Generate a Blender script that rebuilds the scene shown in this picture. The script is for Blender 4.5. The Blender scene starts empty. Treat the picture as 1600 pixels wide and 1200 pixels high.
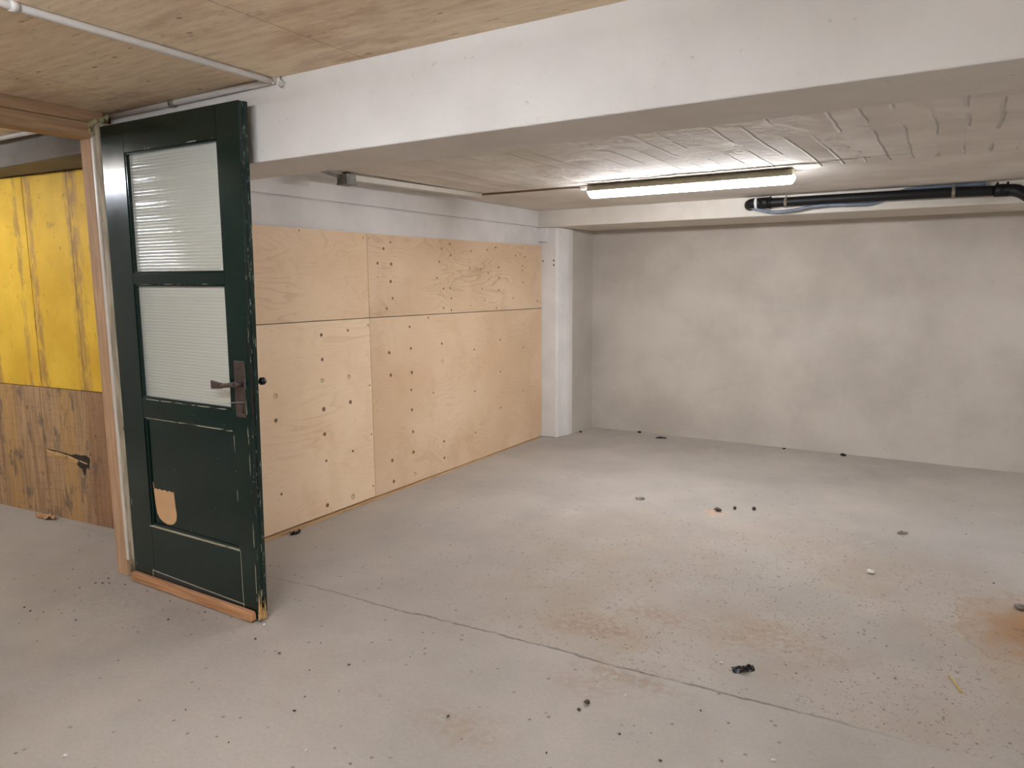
import bpy, bmesh, math, random
from mathutils import Vector, Matrix, noise as mnoise

sc = bpy.context.scene
COL = sc.collection
random.seed(7)

# ------------------------------------------------------------------ camera
cd = bpy.data.cameras.new('camera')
cd.sensor_width = 36.0
cd.lens = 25.302
cd.clip_start = 0.02
cam = bpy.data.objects.new('camera', cd)
COL.objects.link(cam)
Rm = Matrix(((0.8543564, -0.0669560, 0.5153562),
             (0.5196383, 0.1237074, -0.8453830),
             (-0.0071499, 0.9900573, 0.1404831)))
cam.matrix_world = Matrix.Translation((0, 0, 1.5)) @ Rm.to_4x4()
sc.camera = cam

# ------------------------------------------------------------------ light, view
w = bpy.data.worlds.new('world'); sc.world = w
w.use_nodes = True
w.node_tree.nodes['Background'].inputs[0].default_value = (0.8, 0.88, 1.0, 1)
w.node_tree.nodes['Background'].inputs[1].default_value = 0.0
sc.view_settings.view_transform = 'Standard'
sc.view_settings.look = 'None'
sc.view_settings.gamma = 1.0
sc.view_settings.use_curve_mapping = False
sc.view_settings.exposure = 0.2
LAMP_BACK = 84.0      # radiance of the diffuser in the back bay
LAMP_NEAR = 104.0      # bare twin tubes under the wooden ceiling, near the beam
FILL_RIGHT = 125.0     # the same, added unseen on the right to brighten plywood and back wall
FILL_FAR = 35.0       # the same, added unseen behind the viewer as fill light
LAMP_BAY = 100.0       # second lamp further along the back bay, outside the right edge
LAMP_SIDE = 90.0
LAMP_COL = (0.99, 1.0, 1.05)
TUBE_COL = (0.92, 1.0, 1.11)

# ------------------------------------------------------------------ shader helpers
class NT:
    def __init__(s, name, rough=0.6, spec=0.5, metallic=0.0):
        s.m = bpy.data.materials.new(name); s.m.use_nodes = True
        s.t = s.m.node_tree; s.b = s.t.nodes['Principled BSDF']
        s.b.inputs['Roughness'].default_value = rough
        s.b.inputs['Specular IOR Level'].default_value = spec
        s.b.inputs['Metallic'].default_value = metallic
        g = s.t.nodes.new('ShaderNodeNewGeometry'); s.pos = g.outputs['Position']
        sp = s.t.nodes.new('ShaderNodeSeparateXYZ'); s.t.links.new(s.pos, sp.inputs[0])
        s.x, s.y, s.z = sp.outputs
    def put(s, sock, v):
        if isinstance(v, bpy.types.NodeSocket): s.t.links.new(v, sock)
        elif isinstance(v, (tuple, list)) and len(v) == 3 and sock.type == 'RGBA': sock.default_value = (*v, 1)
        else: sock.default_value = v
    def m_(s, op, a, b=0.0, c=None, clamp=False):
        n = s.t.nodes.new('ShaderNodeMath'); n.operation = op; n.use_clamp = clamp
        s.put(n.inputs[0], a); s.put(n.inputs[1], b)
        if c is not None: s.put(n.inputs[2], c)
        return n.outputs[0]
    def add(s, a, b): return s.m_('ADD', a, b)
    def sub(s, a, b): return s.m_('SUBTRACT', a, b)
    def mul(s, a, b): return s.m_('MULTIPLY', a, b)
    def vec(s, x, y, z):
        n = s.t.nodes.new('ShaderNodeCombineXYZ')
        s.put(n.inputs[0], x); s.put(n.inputs[1], y); s.put(n.inputs[2], z); return n.outputs[0]
    def scl(s, x=1, y=1, z=1, off=(0, 0, 0)):
        n = s.t.nodes.new('ShaderNodeMapping'); s.t.links.new(s.pos, n.inputs[0])
        n.inputs['Scale'].default_value = (x, y, z); n.inputs['Location'].default_value = off
        return n.outputs[0]
    def noise(s, v=None, scale=5.0, detail=4.0, rough=0.5, dist=0.0):
        n = s.t.nodes.new('ShaderNodeTexNoise'); s.t.links.new(v or s.pos, n.inputs['Vector'])
        n.inputs['Scale'].default_value = scale; n.inputs['Detail'].default_value = detail
        n.inputs['Roughness'].default_value = rough; n.inputs['Distortion'].default_value = dist
        return n.outputs[0]
    def voro(s, v=None, scale=5.0, feature='F1'):
        n = s.t.nodes.new('ShaderNodeTexVoronoi'); n.feature = feature
        s.t.links.new(v or s.pos, n.inputs['Vector']); n.inputs['Scale'].default_value = scale
        return n.outputs['Distance'], n.outputs.get('Color')
    def ss(s, v, a, b, lo=0.0, hi=1.0):      # smooth step a..b -> lo..hi
        n = s.t.nodes.new('ShaderNodeMapRange'); n.interpolation_type = 'SMOOTHSTEP'
        if a > b: a, b, lo, hi = b, a, hi, lo
        s.put(n.inputs[0], v)
        for i, q in enumerate((a, b, lo, hi)): n.inputs[i + 1].default_value = q
        return n.outputs[0]
    def mix(s, f, a, b, mode='MIX'):
        n = s.t.nodes.new('ShaderNodeMix'); n.data_type = 'RGBA'; n.blend_type = mode
        s.put(n.inputs['Factor'], f)
        s.put(n.inputs[6], a); s.put(n.inputs[7], b)
        return n.outputs[2]
    def dist(s, pt, sx=1.0, sy=1.0, sz=1.0):  # scaled distance to a place
        v = s.scl(sx, sy, sz, (-pt[0]*sx, -pt[1]*sy, -pt[2]*sz))
        n = s.t.nodes.new('ShaderNodeVectorMath'); n.operation = 'LENGTH'
        s.t.links.new(v, n.inputs[0]); return n.outputs['Value']
    def bump(s, h, strength=0.3, dist=0.01, nrm=None):
        n = s.t.nodes.new('ShaderNodeBump'); n.inputs['Strength'].default_value = strength
        n.inputs['Distance'].default_value = dist; s.put(n.inputs['Height'], h)
        if nrm is not None: s.t.links.new(nrm, n.inputs['Normal'])
        s.t.links.new(n.outputs[0], s.b.inputs['Normal']); return n.outputs[0]
    def col(s, c): s.put(s.b.inputs['Base Color'], c); return s
    def rgh(s, c): s.put(s.b.inputs['Roughness'], c); return s

def srgb(r, g, b):
    f = lambda c: (c/255/12.92) if c/255 <= 0.04045 else ((c/255+0.055)/1.055)**2.4
    return (f(r), f(g), f(b))

def simple(name, c, rough=0.5, spec=0.5, metallic=0.0, var=0.12, scale=20.0, bump=0.0):
    n = NT(name, rough, spec, metallic)
    d = tuple(q*(1-var*2) for q in c)
    nz = n.noise(scale=scale)
    n.col(n.mix(n.ss(nz, 0.3, 0.7), d, c))
    if bump: n.bump(nz, bump, 0.004)
    return n.m

# ------------------------------------------------------------------ materials
def floor_mat():
    n = NT('floor_concrete', 0.62, 0.35)
    base = n.mix(n.ss(n.noise(scale=1.3, detail=6, rough=0.6), 0.3, 0.7), srgb(166, 159, 151), srgb(181, 173, 164))
    fine = n.noise(scale=70, detail=3)
    base = n.mix(n.ss(fine, 0.25, 0.75), n.mix(0.10, base, (0.1, 0.09, 0.08)), base)
    # the bay behind the joint: browner and speckled
    joint = n.add(n.mul(n.add(n.x, 2.67), 0.052), 2.39)
    jn = n.add(n.mul(n.sub(n.noise(scale=3.0, detail=5), 0.5), 0.06), n.mul(n.sub(n.noise(scale=24, detail=3), 0.5), 0.014))
    d = n.sub(n.add(n.y, jn), joint)
    behind = n.ss(d, -0.005, 0.02)
    patch = n.noise(scale=0.9, detail=5, rough=0.65)
    zone = n.ss(n.dist((-0.5, 3.3, 0), 0.62, 0.85, 1), 1.5, 0.5)
    brown = n.mul(n.mul(n.ss(patch, 0.40, 0.62), zone), behind)
    base = n.mix(n.mul(brown, 0.45), base, srgb(162, 142, 120))
    # speckles
    vd, vc = n.voro(scale=42)
    gate = n.noise(scale=5.5, detail=3)
    sp = n.mul(n.ss(vd, 0.30, 0.16), n.ss(n.noise(scale=23, detail=2), 0.52, 0.62))
    sp = n.mul(sp, n.mul(n.ss(gate, 0.38, 0.56), n.add(n.mul(n.mul(zone, behind), 0.9), 0.15)))
    base = n.mix(n.mul(sp, 0.8), base, srgb(98, 82, 68))
    vw, _ = n.voro(n.scl(1, 1.9, 1), scale=70)
    spw = n.mul(n.ss(vw, 0.34, 0.14), n.ss(n.noise(scale=31, detail=2), 0.50, 0.58))
    spw = n.mul(spw, n.mul(n.ss(n.noise(scale=2.6, detail=4), 0.38, 0.54), n.add(n.mul(n.mul(zone, behind), 1.0), 0.08)))
    base = n.mix(n.mul(spw, 0.95), base, srgb(96, 74, 56))
    v2, _ = n.voro(scale=17)
    sp2 = n.mul(n.ss(v2, 0.16, 0.08), n.ss(n.noise(scale=7, detail=2), 0.50, 0.6))
    base = n.mix(n.mul(sp2, 0.6), base, srgb(96, 86, 78))
    v3, _ = n.voro(scale=9.7)
    base = n.mix(n.mul(n.ss(v3, 0.075, 0.04), 0.75), base, srgb(92, 84, 78))
    # joint line
    line = n.mul(n.ss(n.m_('ABSOLUTE', n.sub(d, 0.0)), 0.009, 0.002), n.ss(n.x, 0.1, -0.5))
    line = n.mul(line, n.mul(n.ss(n.x, -3.3, -2.0, 0.15, 1.0), n.ss(n.noise(scale=11, detail=4), 0.3, 0.55, 0.35, 1.0)))
    base = n.mix(n.mul(line, 0.72), base, srgb(92, 80, 70))
    # brown scuffs
    for (p, sx, sy, r0, c, k) in (((-1.22, 2.72, 0), 3.0, 6.5, 1.0, (150, 118, 92), 0.55), ((-1.06, 2.98, 0), 4.0, 8.0, 1.0, (150, 118, 92), 0.45),
                            ((-0.95, 2.42, 0), 3.0, 12.0, 1.0, (150, 126, 104), 0.55), ((-1.226, 4.56, 0), 9.0, 10.0, 1.0, (214, 168, 132), 0.8),
                            ((-1.35, 1.85, 0), 3.5, 7.0, 1.0, (158, 134, 114), 0.5), ((-1.1, 2.3, 0), 4.0, 7.0, 1.0, (160, 132, 112), 0.5),
                            ((-0.55, 3.0, 0), 2.0, 4.0, 1.0, (150, 122, 98), 0.4), ((-2.6, 1.7, 0), 0.8, 1.4, 1.0, (164, 146, 130), 0.3),
                            ((-3.4, 1.9, 0), 1.1, 2.5, 1.0, (150, 138, 128), 0.25)):
        dd = n.add(n.dist(p, sx, sy, 1), n.mul(n.sub(n.noise(scale=7, detail=5, rough=0.7), 0.5), 1.8))
        base = n.mix(n.mul(n.mul(n.ss(dd, r0, 0.1), n.ss(n.noise(scale=34, detail=4, rough=0.7), 0.36, 0.58)), k), base, srgb(*c))
    # rust stain on the right
    rn = n.noise(scale=6, detail=6, rough=0.65)
    rd = n.add(n.dist((0.52, 3.62, 0), 2.0, 1.9, 1), n.mul(n.sub(rn, 0.5), 0.9))
    base = n.mix(n.ss(rd, 1.0, 0.15, 0, 0.9), base, srgb(150, 106, 58))
    base = n.mix(n.mul(n.ss(rd, 0.62, 0.3), n.ss(rn, 0.5, 0.6)), base, srgb(112, 74, 40))
    base = n.mix(n.mul(n.ss(n.m_('ABSOLUTE', n.sub(rd, 0.82)), 0.05, 0.0), 0.25), base, srgb(134, 106, 74))
    # pale patches towards the back
    pale = n.mul(n.ss(n.noise(scale=2.1, detail=4, rough=0.7), 0.62, 0.75), n.ss(n.y, 3.6, 4.4))
    base = n.mix(n.mul(pale, 0.35), base, srgb(205, 200, 190))
    cool = n.ss(n.dist((0.35, 4.7, 0), 1.1, 1.1, 1), 1.0, 0.2)
    base = n.mix(n.mul(cool, 0.15), base, srgb(160, 164, 170))
    n.col(base)
    n.rgh(n.ss(n.noise(scale=3, detail=4), 0.3, 0.7, 0.5, 0.75))
    h = n.add(n.mul(fine, 0.4), n.add(n.mul(n.noise(scale=9, detail=4), 0.8), n.mul(line, -1.2)))
    n.bump(h, 0.25, 0.006)
    return n.m

def plaster_mat(name, c1, c2, bump=0.25, rough=0.85, sc1=2.2, warm=None):
    n = NT(name, rough, 0.25)
    a = n.ss(n.noise(scale=sc1, detail=7, rough=0.6), 0.32, 0.68)
    b = n.mix(a, c1, c2)
    sp = n.mul(n.ss(n.noise(scale=30, detail=3), 0.66, 0.72), n.ss(n.noise(scale=3, detail=3), 0.5, 0.62))
    b = n.mix(n.mul(sp, 0.35), b, tuple(q*0.5 for q in c1))
    n.col(b)
    n.bump(n.add(n.noise(scale=60, detail=4), n.mul(n.noise(scale=6, detail=4), 2.0)), bump, 0.006)
    return n.m

def back_ceiling_mat():
    n = NT('shuttered_ceiling_paint', 0.8, 0.3)
    # board marks running away from the viewer (along y), in bands
    xw = n.add(n.x, n.mul(n.sub(n.noise(scale=1.5, detail=3), 0.5), 0.06))
    cell = n.m_('FLOOR', n.mul(xw, 8.5)); fr = n.m_('FRACT', n.mul(xw, 8.5))
    rnd = n.noise(n.vec(n.mul(cell, 3.17), n.mul(n.m_('FLOOR', n.mul(n.y, 0.9)), 2.3), 0.0), scale=1.0, detail=0)
    rnd2 = n.noise(n.vec(n.mul(cell, 5.31), n.mul(n.m_('FLOOR', n.mul(n.add(n.y, n.mul(rnd, 0.6)), 1.3)), 4.3), 7.0), scale=1.0, detail=0)
    step = n.add(n.mul(rnd, 0.8), n.mul(n.mul(n.sub(rnd2, 0.45), fr), 5.0))
    soft = n.noise(n.scl(1, 0.4, 1), scale=5, detail=4)
    ridge = n.mul(n.ss(n.m_('ABSOLUTE', n.sub(fr, 0.5)), 0.40, 0.5), n.ss(soft, 0.44, 0.56))
    band = n.mul(n.ss(n.y, 2.9, 3.3), n.mul(n.ss(n.y, 4.62, 4.56), n.ss(soft, 0.30, 0.52)))
    h = n.mul(n.add(step, n.mul(ridge, 1.3)), band)
    edge = n.ss(n.m_('ABSOLUTE', n.sub(n.add(n.y, n.mul(n.sub(n.noise(scale=2, detail=4), 0.5), 0.15)), 3.05)), 0.03, 0.0)
    edge = n.mul(edge, n.ss(n.noise(scale=3.5, detail=3), 0.48, 0.58))
    b = n.mix(n.ss(n.noise(scale=3, detail=6), 0.3, 0.7), srgb(206, 199, 189), srgb(222, 216, 207))
    b = n.mix(n.mul(edge, 0.55), b, srgb(120, 110, 100))
    # rough dark cavities along the scar beside the lamp
    sc_ = n.mul(n.ss(n.m_('ABSOLUTE', n.sub(n.add(n.y, n.mul(n.sub(n.noise(scale=5, detail=5), 0.5), 0.12)), 4.40)), 0.022, 0.004), n.mul(n.ss(n.x, -2.3, -2.0), n.ss(n.x, 0.0, -0.5)))
    b = n.mix(n.mul(sc_, 0.5), b, srgb(112, 100, 90))
    n.col(b)
    h = n.add(h, n.add(n.mul(n.noise(scale=14, detail=5), 0.5), n.mul(n.noise(scale=80, detail=2), 0.12)))
    h = n.add(h, n.mul(edge, 0.6)); h = n.sub(h, sc_)
    n.bump(h, 0.85, 0.010)
    return n.m

def wood_ceiling_mat():
    n = NT('wood_ceiling_sheet', 0.75, 0.25)
    g = n.noise(n.scl(3.0, 22.0, 3.0), scale=1.6, detail=7, rough=0.65)
    g2 = n.noise(n.scl(16, 110, 16), scale=1.0, detail=4)
    b = n.mix(n.ss(g, 0.3, 0.7), srgb(226, 204, 174), srgb(244, 224, 196))
    b = n.mix(n.ss(g2, 0.58, 0.75, 0, 0.3), b, srgb(150, 122, 96))
    st = n.mul(n.ss(n.noise(n.scl(2.2, 12, 2), scale=3.0, detail=6, rough=0.75, dist=0.4), 0.56, 0.72), 0.7)
    b = n.mix(st, b, srgb(150, 118, 88))
    blot = n.ss(n.noise(n.scl(0.8, 2, 1), scale=2.4, detail=6, rough=0.65), 0.48, 0.7, 0, 0.5)
    b = n.mix(blot, b, srgb(178, 142, 110))
    v, _ = n.voro(n.scl(1, 2.2, 1), scale=5)
    b = n.mix(n.mul(n.ss(v, 0.10, 0.05), 0.55), b, srgb(100, 70, 50))
    # joints between sheets
    fx = n.m_('ABSOLUTE', n.sub(n.m_('FRACT', n.mul(n.add(n.x, 1.905 + 12.5), 0.8)), 0.0))
    j = n.ss(fx, 0.0042, 0.001)
    fy = n.m_('ABSOLUTE', n.sub(n.y, -0.45)); j = n.m_('MAXIMUM', j, n.ss(fy, 0.004, 0.001))
    b = n.mix(n.mul(j, 0.7), b, srgb(80, 60, 45))
    n.col(b)
    n.bump(n.sub(n.add(n.mul(g, 0.5), n.mul(g2, 0.4)), j), 0.25, 0.004)
    return n.m

def ply_mat(name, seed, light, dark, whorl=1.0, freq=1.0):
    n = NT(name, 0.55, 0.3)
    v = n.scl(1, 0.75, 3.0, (0, seed*3.1, seed*5.7))
    lo = n.noise(v, scale=1.5*freq, detail=2.5, rough=0.45, dist=0.6)
    ring = n.m_('FRACT', n.mul(lo, 16.0))
    ring = n.mul(n.ss(ring, 0.55, 0.95), n.ss(ring, 1.0, 0.96))
    ring = n.mul(ring, n.ss(n.noise(n.scl(1, 1.0, 1.6, (0, seed, 0)), scale=1.8, detail=2), 0.42, 0.66))
    bl = n.noise(n.scl(1, 1.3, 0.9, (0, seed*4, 0)), scale=3.2, detail=5, rough=0.6)
    fine = n.noise(n.scl(1, 5, 90, (0, seed, seed)), scale=1.5, detail=4, rough=0.6)
    b = n.mix(n.ss(n.noise(n.scl(1, 1, 1.4, (0, seed*2, 0)), scale=1.2, detail=4), 0.3, 0.7), dark, light)
    b = n.mix(n.ss(bl, 0.5, 0.7, 0, 0.35), b, tuple(q*k for q, k in zip(dark, (0.86, 0.80, 0.72))))
    b = n.mix(n.mul(ring, 0.42*whorl), b, tuple(q*k for q, k in zip(dark, (0.62, 0.52, 0.42))))
    b = n.mix(n.ss(fine, 0.45, 0.8, 0, 0.2), b, tuple(q*k for q, k in zip(dark, (0.72, 0.64, 0.55))))
    fl = n.noise(n.scl(1, 7, 20, (0, seed, 1)), scale=4, detail=2)
    b = n.mix(n.ss(fl, 0.68, 0.76, 0, 0.4), b, tuple(q*k for q, k in zip(dark, (0.6, 0.5, 0.4))))
    n.col(b)
    n.bump(fine, 0.12, 0.002)
    return n.m

def timber_mat(name, c1, c2, axis='z', rough=0.7, knots=True, grain=1.0):
    n = NT(name, rough, 0.25)
    s = {'z': (26, 26, 1.6), 'x': (1.6, 26, 26), 'y': (26, 1.6, 26)}[axis]
    g = n.noise(n.scl(*s), scale=2.0, detail=5, rough=0.6, dist=0.5)
    b = n.mix(n.ss(g, 0.3, 0.7), c1, c2)
    if knots:
        s2 = {'z': (3, 3, 1.1), 'x': (1.1, 3, 3), 'y': (3, 1.1, 3)}[axis]
        v, _ = n.voro(n.scl(*s2), scale=2.7)
        b = n.mix(n.mul(n.ss(v, 0.10, 0.05), 0.7), b, tuple(q*0.35 for q in c1))
    n.col(b); n.bump(g, 0.2*grain, 0.003)
    return n.m

WA = Vector((-5.559, 2.275, 0)); WT = Vector((0.9962, 0.0869, 0))     # shuttering-panel wall: start and direction
def along(n):   # distance along the panel wall
    return n.add(n.mul(n.add(n.x, 5.559), 0.9962), n.mul(n.sub(n.y, 2.275), 0.0869))

def yellow_mat():
    n = NT('yellow_shuttering_paint', 0.55, 0.3)
    u = along(n); z = n.z
    v = n.vec(n.mul(u, 16), z, 0.0)
    g = n.noise(v, scale=1.4, detail=5, rough=0.6)
    yel = n.mix(n.ss(n.noise(scale=3.2, detail=5), 0.3, 0.7), srgb(218, 172, 50), srgb(238, 194, 66))
    wood = n.mix(n.ss(g, 0.3, 0.7), srgb(150, 112, 66), srgb(186, 142, 84))
    wear = None
    for (c, wd, k) in ((0.66, 0.055, 1.0), (1.08, 0.085, 1.0), (0.16, 0.05, 0.9), (0.52, 0.03, 0.8), (-0.3, 0.05, 0.9)):
        a = n.m_('ABSOLUTE', n.sub(u, c))
        q = n.mul(n.ss(n.sub(a, n.mul(n.sub(n.noise(n.vec(n.mul(u, 6), n.mul(z, 1.5), 3.0), scale=2.0, detail=5, rough=0.7), 0.5), 0.16)), wd, wd*0.2), k)
        wear = q if wear is None else n.m_('MAXIMUM', wear, q)
    wear = n.mul(wear, n.ss(n.noise(n.vec(n.mul(u, 12), n.mul(z, 3), 0.0), scale=2.2, detail=6, rough=0.7), 0.36, 0.56))
    b = n.mix(n.mul(wear, 0.85), yel, wood)
    line = n.ss(n.m_('ABSOLUTE', n.sub(u, n.add(1.055, n.mul(n.sub(n.noise(n.vec(0.0, n.mul(z, 2), 0.0), scale=2), 0.5), 0.02)))), 0.007, 0.003)
    b = n.mix(n.mul(line, 0.6), b, srgb(112, 80, 44))
    ch = n.noise(n.vec(n.mul(u, 3), z, 1.0), scale=13, detail=5, rough=0.7)
    b = n.mix(n.ss(ch, 0.61, 0.70, 0, 0.8), b, srgb(146, 104, 58))
    ch2 = n.mul(n.ss(n.noise(n.vec(n.mul(u, 2.5), n.mul(z, 3), 2.0), scale=4, detail=6, rough=0.75), 0.58, 0.66), n.ss(z, 1.0, 1.7))
    b = n.mix(n.mul(ch2, 0.5), b, srgb(160, 118, 56))
    n.col(b)
    n.bump(n.sub(g, n.mul(wear, 0.8)), 0.2, 0.003)
    return n.m

def brown_mat():
    n = NT('worn_brown_shuttering', 0.8, 0.2)
    u = along(n); z = n.z
    cell = n.m_('FLOOR', n.mul(n.add(u, 0.005), 6.5))
    rnd = n.noise(n.vec(n.mul(cell, 7.31), 0.3, 0.0), scale=1.0, detail=0)
    g = n.noise(n.vec(n.mul(u, 26), n.mul(z, 1.6), rnd), scale=1.6, detail=6, rough=0.65)
    b = n.mix(n.ss(g, 0.3, 0.72), srgb(150, 118, 88), srgb(188, 154, 116))
    b = n.mix(n.ss(rnd, 0.42, 0.62, 0, 0.5), b, srgb(186, 146, 86))
    lj = n.ss(n.m_('ABSOLUTE', n.sub(n.m_('FRACT', n.mul(n.add(u, 0.005), 6.5)), 0.5)), 0.488, 0.497)
    b = n.mix(n.mul(lj, 0.45), b, srgb(84, 62, 44))
    b = n.mix(n.ss(u, 1.04, 1.06, 0, 0.6), b, srgb(136, 98, 72))
    saw = n.noise(n.vec(n.mul(u, 5), n.mul(z, 70), 0.0), scale=1.0, detail=2)
    b = n.mix(n.ss(saw, 0.5, 0.7, 0, 0.18), b, srgb(110, 80, 56))
    st = n.noise(n.vec(n.mul(u, 11), n.mul(z, 4), 5.0), scale=1.5, detail=5, rough=0.65)
    b = n.mix(n.ss(st, 0.53, 0.64, 0, 0.7), b, srgb(104, 90, 80))
    st2 = n.noise(n.vec(n.mul(u, 18), n.mul(z, 9), 9.0), scale=1.8, detail=4)
    b = n.mix(n.ss(st2, 0.66, 0.74, 0, 0.8), b, srgb(70, 56, 46))
    n.col(b); n.bump(n.add(g, n.mul(saw, 0.4)), 0.35, 0.004)
    return n.m

def door_paint_mat():
    n = NT('dark_green_gloss_paint', 0.22, 0.5)
    b = n.mix(n.ss(n.noise(scale=4, detail=3), 0.3, 0.7), srgb(5, 30, 25), srgb(8, 33, 28))
    x, z = n.x, n.z
    br = n.noise(n.scl(1, 1, 1), scale=26, detail=4, rough=0.7)
    brz = n.noise(n.scl(6, 6, 1), scale=9, detail=3, rough=0.6)
    m = None
    def put(q):
        nonlocal m
        m = q if m is None else n.m_('MAXIMUM', m, q)
    def vline(xc, w_, z0, z1, thr, slope=0.0):
        a = n.m_('ABSOLUTE', n.sub(n.sub(x, n.mul(z, slope)), n.add(xc, n.mul(n.sub(br, 0.5), 0.004))))
        q = n.mul(n.ss(a, w_, w_*0.4), n.ss(brz, thr, thr+0.05))
        put(n.mul(q, n.mul(n.ss(z, z0-0.01, z0), n.ss(z, z1+0.01, z1))))
    def hline(z0_, w_, x0, x1, thr, slope=0.0):
        a = n.m_('ABSOLUTE', n.sub(n.sub(z, n.mul(n.sub(x, x0), slope)), n.add(z0_, n.mul(n.sub(br, 0.5), 0.004))))
        q = n.mul(n.ss(a, w_, w_*0.4), n.ss(n.noise(n.scl(1, 1, 6), scale=11, detail=3), thr, thr+0.05))
        put(n.mul(q, n.mul(n.ss(x, x0-0.005, x0), n.ss(x, x1+0.005, x1))))
    vline(-2.563, 0.0022, 0.03, 0.85, 0.47, 0.012)
    vline(-2.566, 0.003, 0.85, 1.2, 0.44, 0.012)
    vline(-2.655, 0.002, 0.03, 0.31, 0.42, 0.004)
    vline(-2.652, 0.0018, 0.55, 0.87, 0.52, 0.004)
    vline(-3.474, 0.0018, 0.05, 0.6, 0.56, 0.004)
    hline(0.082, 0.0035, -3.335, -2.65, 0.30, -0.03)
    hline(0.315, 0.005, -3.33, -2.66, 0.30)
    hline(0.862, 0.003, -3.32, -2.66, 0.42)
    hline(0.955, 0.0025, -3.32, -2.66, 0.46)
    hline(1.500, 0.002, -3.30, -2.66, 0.52)
    hline(2.10, 0.0022, -3.30, -2.66, 0.55)
    a = n.m_('ABSOLUTE', n.sub(x, -3.337)); put(n.mul(n.ss(a, 0.003, 0.001), n.ss(n.m_('ABSOLUTE', n.sub(z, 0.06)), 0.03, 0.02)))
    v, _ = n.voro(n.scl(1.0, 1, 1.6), scale=22)
    put(n.mul(n.ss(v, 0.075, 0.04), n.mul(n.ss(n.noise(scale=9), 0.5, 0.56), 0.5)))
    # the sawn edge of the leaf is heavily chipped
    e = n.mul(n.ss(n.y, 2.004, 2.010), n.ss(n.sub(n.x, n.mul(n.z, 0.028)), -2.566, -2.562))
    chip = n.noise(n.scl(60, 60, 9), scale=1.4, detail=5, rough=0.75)
    put(n.mul(e, n.mul(n.ss(chip, 0.58, 0.64), 0.8)))
    b = n.mix(n.mul(m, 0.85), b, srgb(178, 170, 148))
    # bluish repair strip along the foot
    foot = n.mul(n.mul(n.ss(x, -3.337, -3.33), n.ss(x, -2.65, -2.66)), n.ss(n.add(z, n.mul(n.add(x, 3.335), 0.03)), 0.082, 0.078))
    b = n.mix(n.mul(foot, 0.6), b, srgb(40, 52, 58))
    n.col(b)
    n.rgh(n.add(n.ss(n.noise(scale=8, detail=4), 0.3, 0.7, 0.155, 0.185), n.mul(m, 0.4)))
    n.bump(n.add(n.noise(n.scl(14, 14, 1.2), scale=2, detail=2), n.mul(m, -0.6)), 0.06, 0.002)
    return n.m

def glass_mat():
    n = NT('reeded_glass', 0.12, 0.6)
    n.col(srgb(228, 230, 220))
    n.b.inputs['Transmission Weight'].default_value = 0.42
    n.b.inputs['IOR'].default_value = 1.45
    return n.m

def emit_mat(name, strength, colr=(1, 1, 1)):
    m = bpy.data.materials.new(name); m.use_nodes = True
    b = m.node_tree.nodes['Principled BSDF']
    b.inputs['Base Color'].default_value = (0.9, 0.9, 0.88, 1)
    b.inputs['Emission Color'].default_value = (*colr, 1)
    b.inputs['Emission Strength'].default_value = strength
    b.inputs['Roughness'].default_value = 0.4
    return m

M = {}
M['floor'] = floor_mat()
M['white'] = plaster_mat('white_wall_paint', srgb(214, 210, 207), srgb(230, 226, 222))
M['beam'] = plaster_mat('white_beam_paint', srgb(214, 208, 202), srgb(224, 219, 213), 0.15)
M['lintel'] = plaster_mat('lintel_paint', srgb(206, 199, 188), srgb(220, 214, 204), 0.4)
M['render'] = plaster_mat('grey_rendered_wall', srgb(178, 170, 159), srgb(196, 188, 177), 0.35, 0.9, 1.4)
M['greybeam'] = plaster_mat('grey_concrete', srgb(112, 106, 100), srgb(136, 130, 122), 0.4)
M['backceil'] = back_ceiling_mat()
M['woodceil'] = wood_ceiling_mat()
M['ply'] = [ply_mat('plywood_veneer_%s' % k, s, a, b, wh, fr) for k, s, a, b, wh, fr in (
    ('amber', 1.3, srgb(236, 208, 174), srgb(226, 194, 156), 0.6, 0.8),
    ('whorled', 4.1, srgb(228, 200, 168), srgb(214, 184, 150), 1.0, 1.0),
    ('plain', 7.7, srgb(248, 221, 188), srgb(240, 211, 176), 0.5, 0.8),
    ('pale', 2.9, srgb(230, 202, 170), srgb(218, 187, 152), 0.5, 1.0))]
M['plyedge'] = timber_mat('plywood_edge', srgb(180, 140, 96), srgb(210, 176, 132), 'y', knots=False)
M['yellow'] = yellow_mat()
M['brown'] = brown_mat()
M['splinter'] = timber_mat('splintered_wood', srgb(176, 136, 84), srgb(214, 178, 126), 'x', knots=False)
M['char'] = simple('blackened_wood', srgb(62, 54, 46), 0.9, 0.2)
M['jambwood'] = timber_mat('jamb_timber', srgb(176, 140, 108), srgb(202, 166, 132), 'z')
M['header'] = timber_mat('header_timber', srgb(152, 122, 92), srgb(184, 150, 116), 'y')
M['partition'] = timber_mat('partition_boards', srgb(150, 118, 88), srgb(178, 146, 112), 'z')
M['stripwhite'] = simple('old_white_gloss_paint', srgb(226, 218, 206), 0.35, 0.5, var=0.05)
def weathered():
    n = NT('weathered_jamb_paint', 0.75, 0.3)
    b = n.mix(n.ss(n.noise(n.scl(10, 10, 1.5), scale=3, detail=5), 0.4, 0.6), srgb(150, 138, 118), srgb(184, 172, 150))
    b = n.mix(n.ss(n.noise(n.scl(30, 30, 5), scale=2, detail=5, rough=0.7), 0.6, 0.68, 0, 0.8), b, srgb(76, 62, 48))
    b = n.mix(n.mul(n.ss(n.z, 0.16, 0.02), n.ss(n.noise(scale=12, detail=4), 0.4, 0.5)), b, srgb(84, 64, 44))
    n.col(b); return n.m
M['weather'] = weathered()
M['green'] = door_paint_mat()
M['glass'] = glass_mat()
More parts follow.
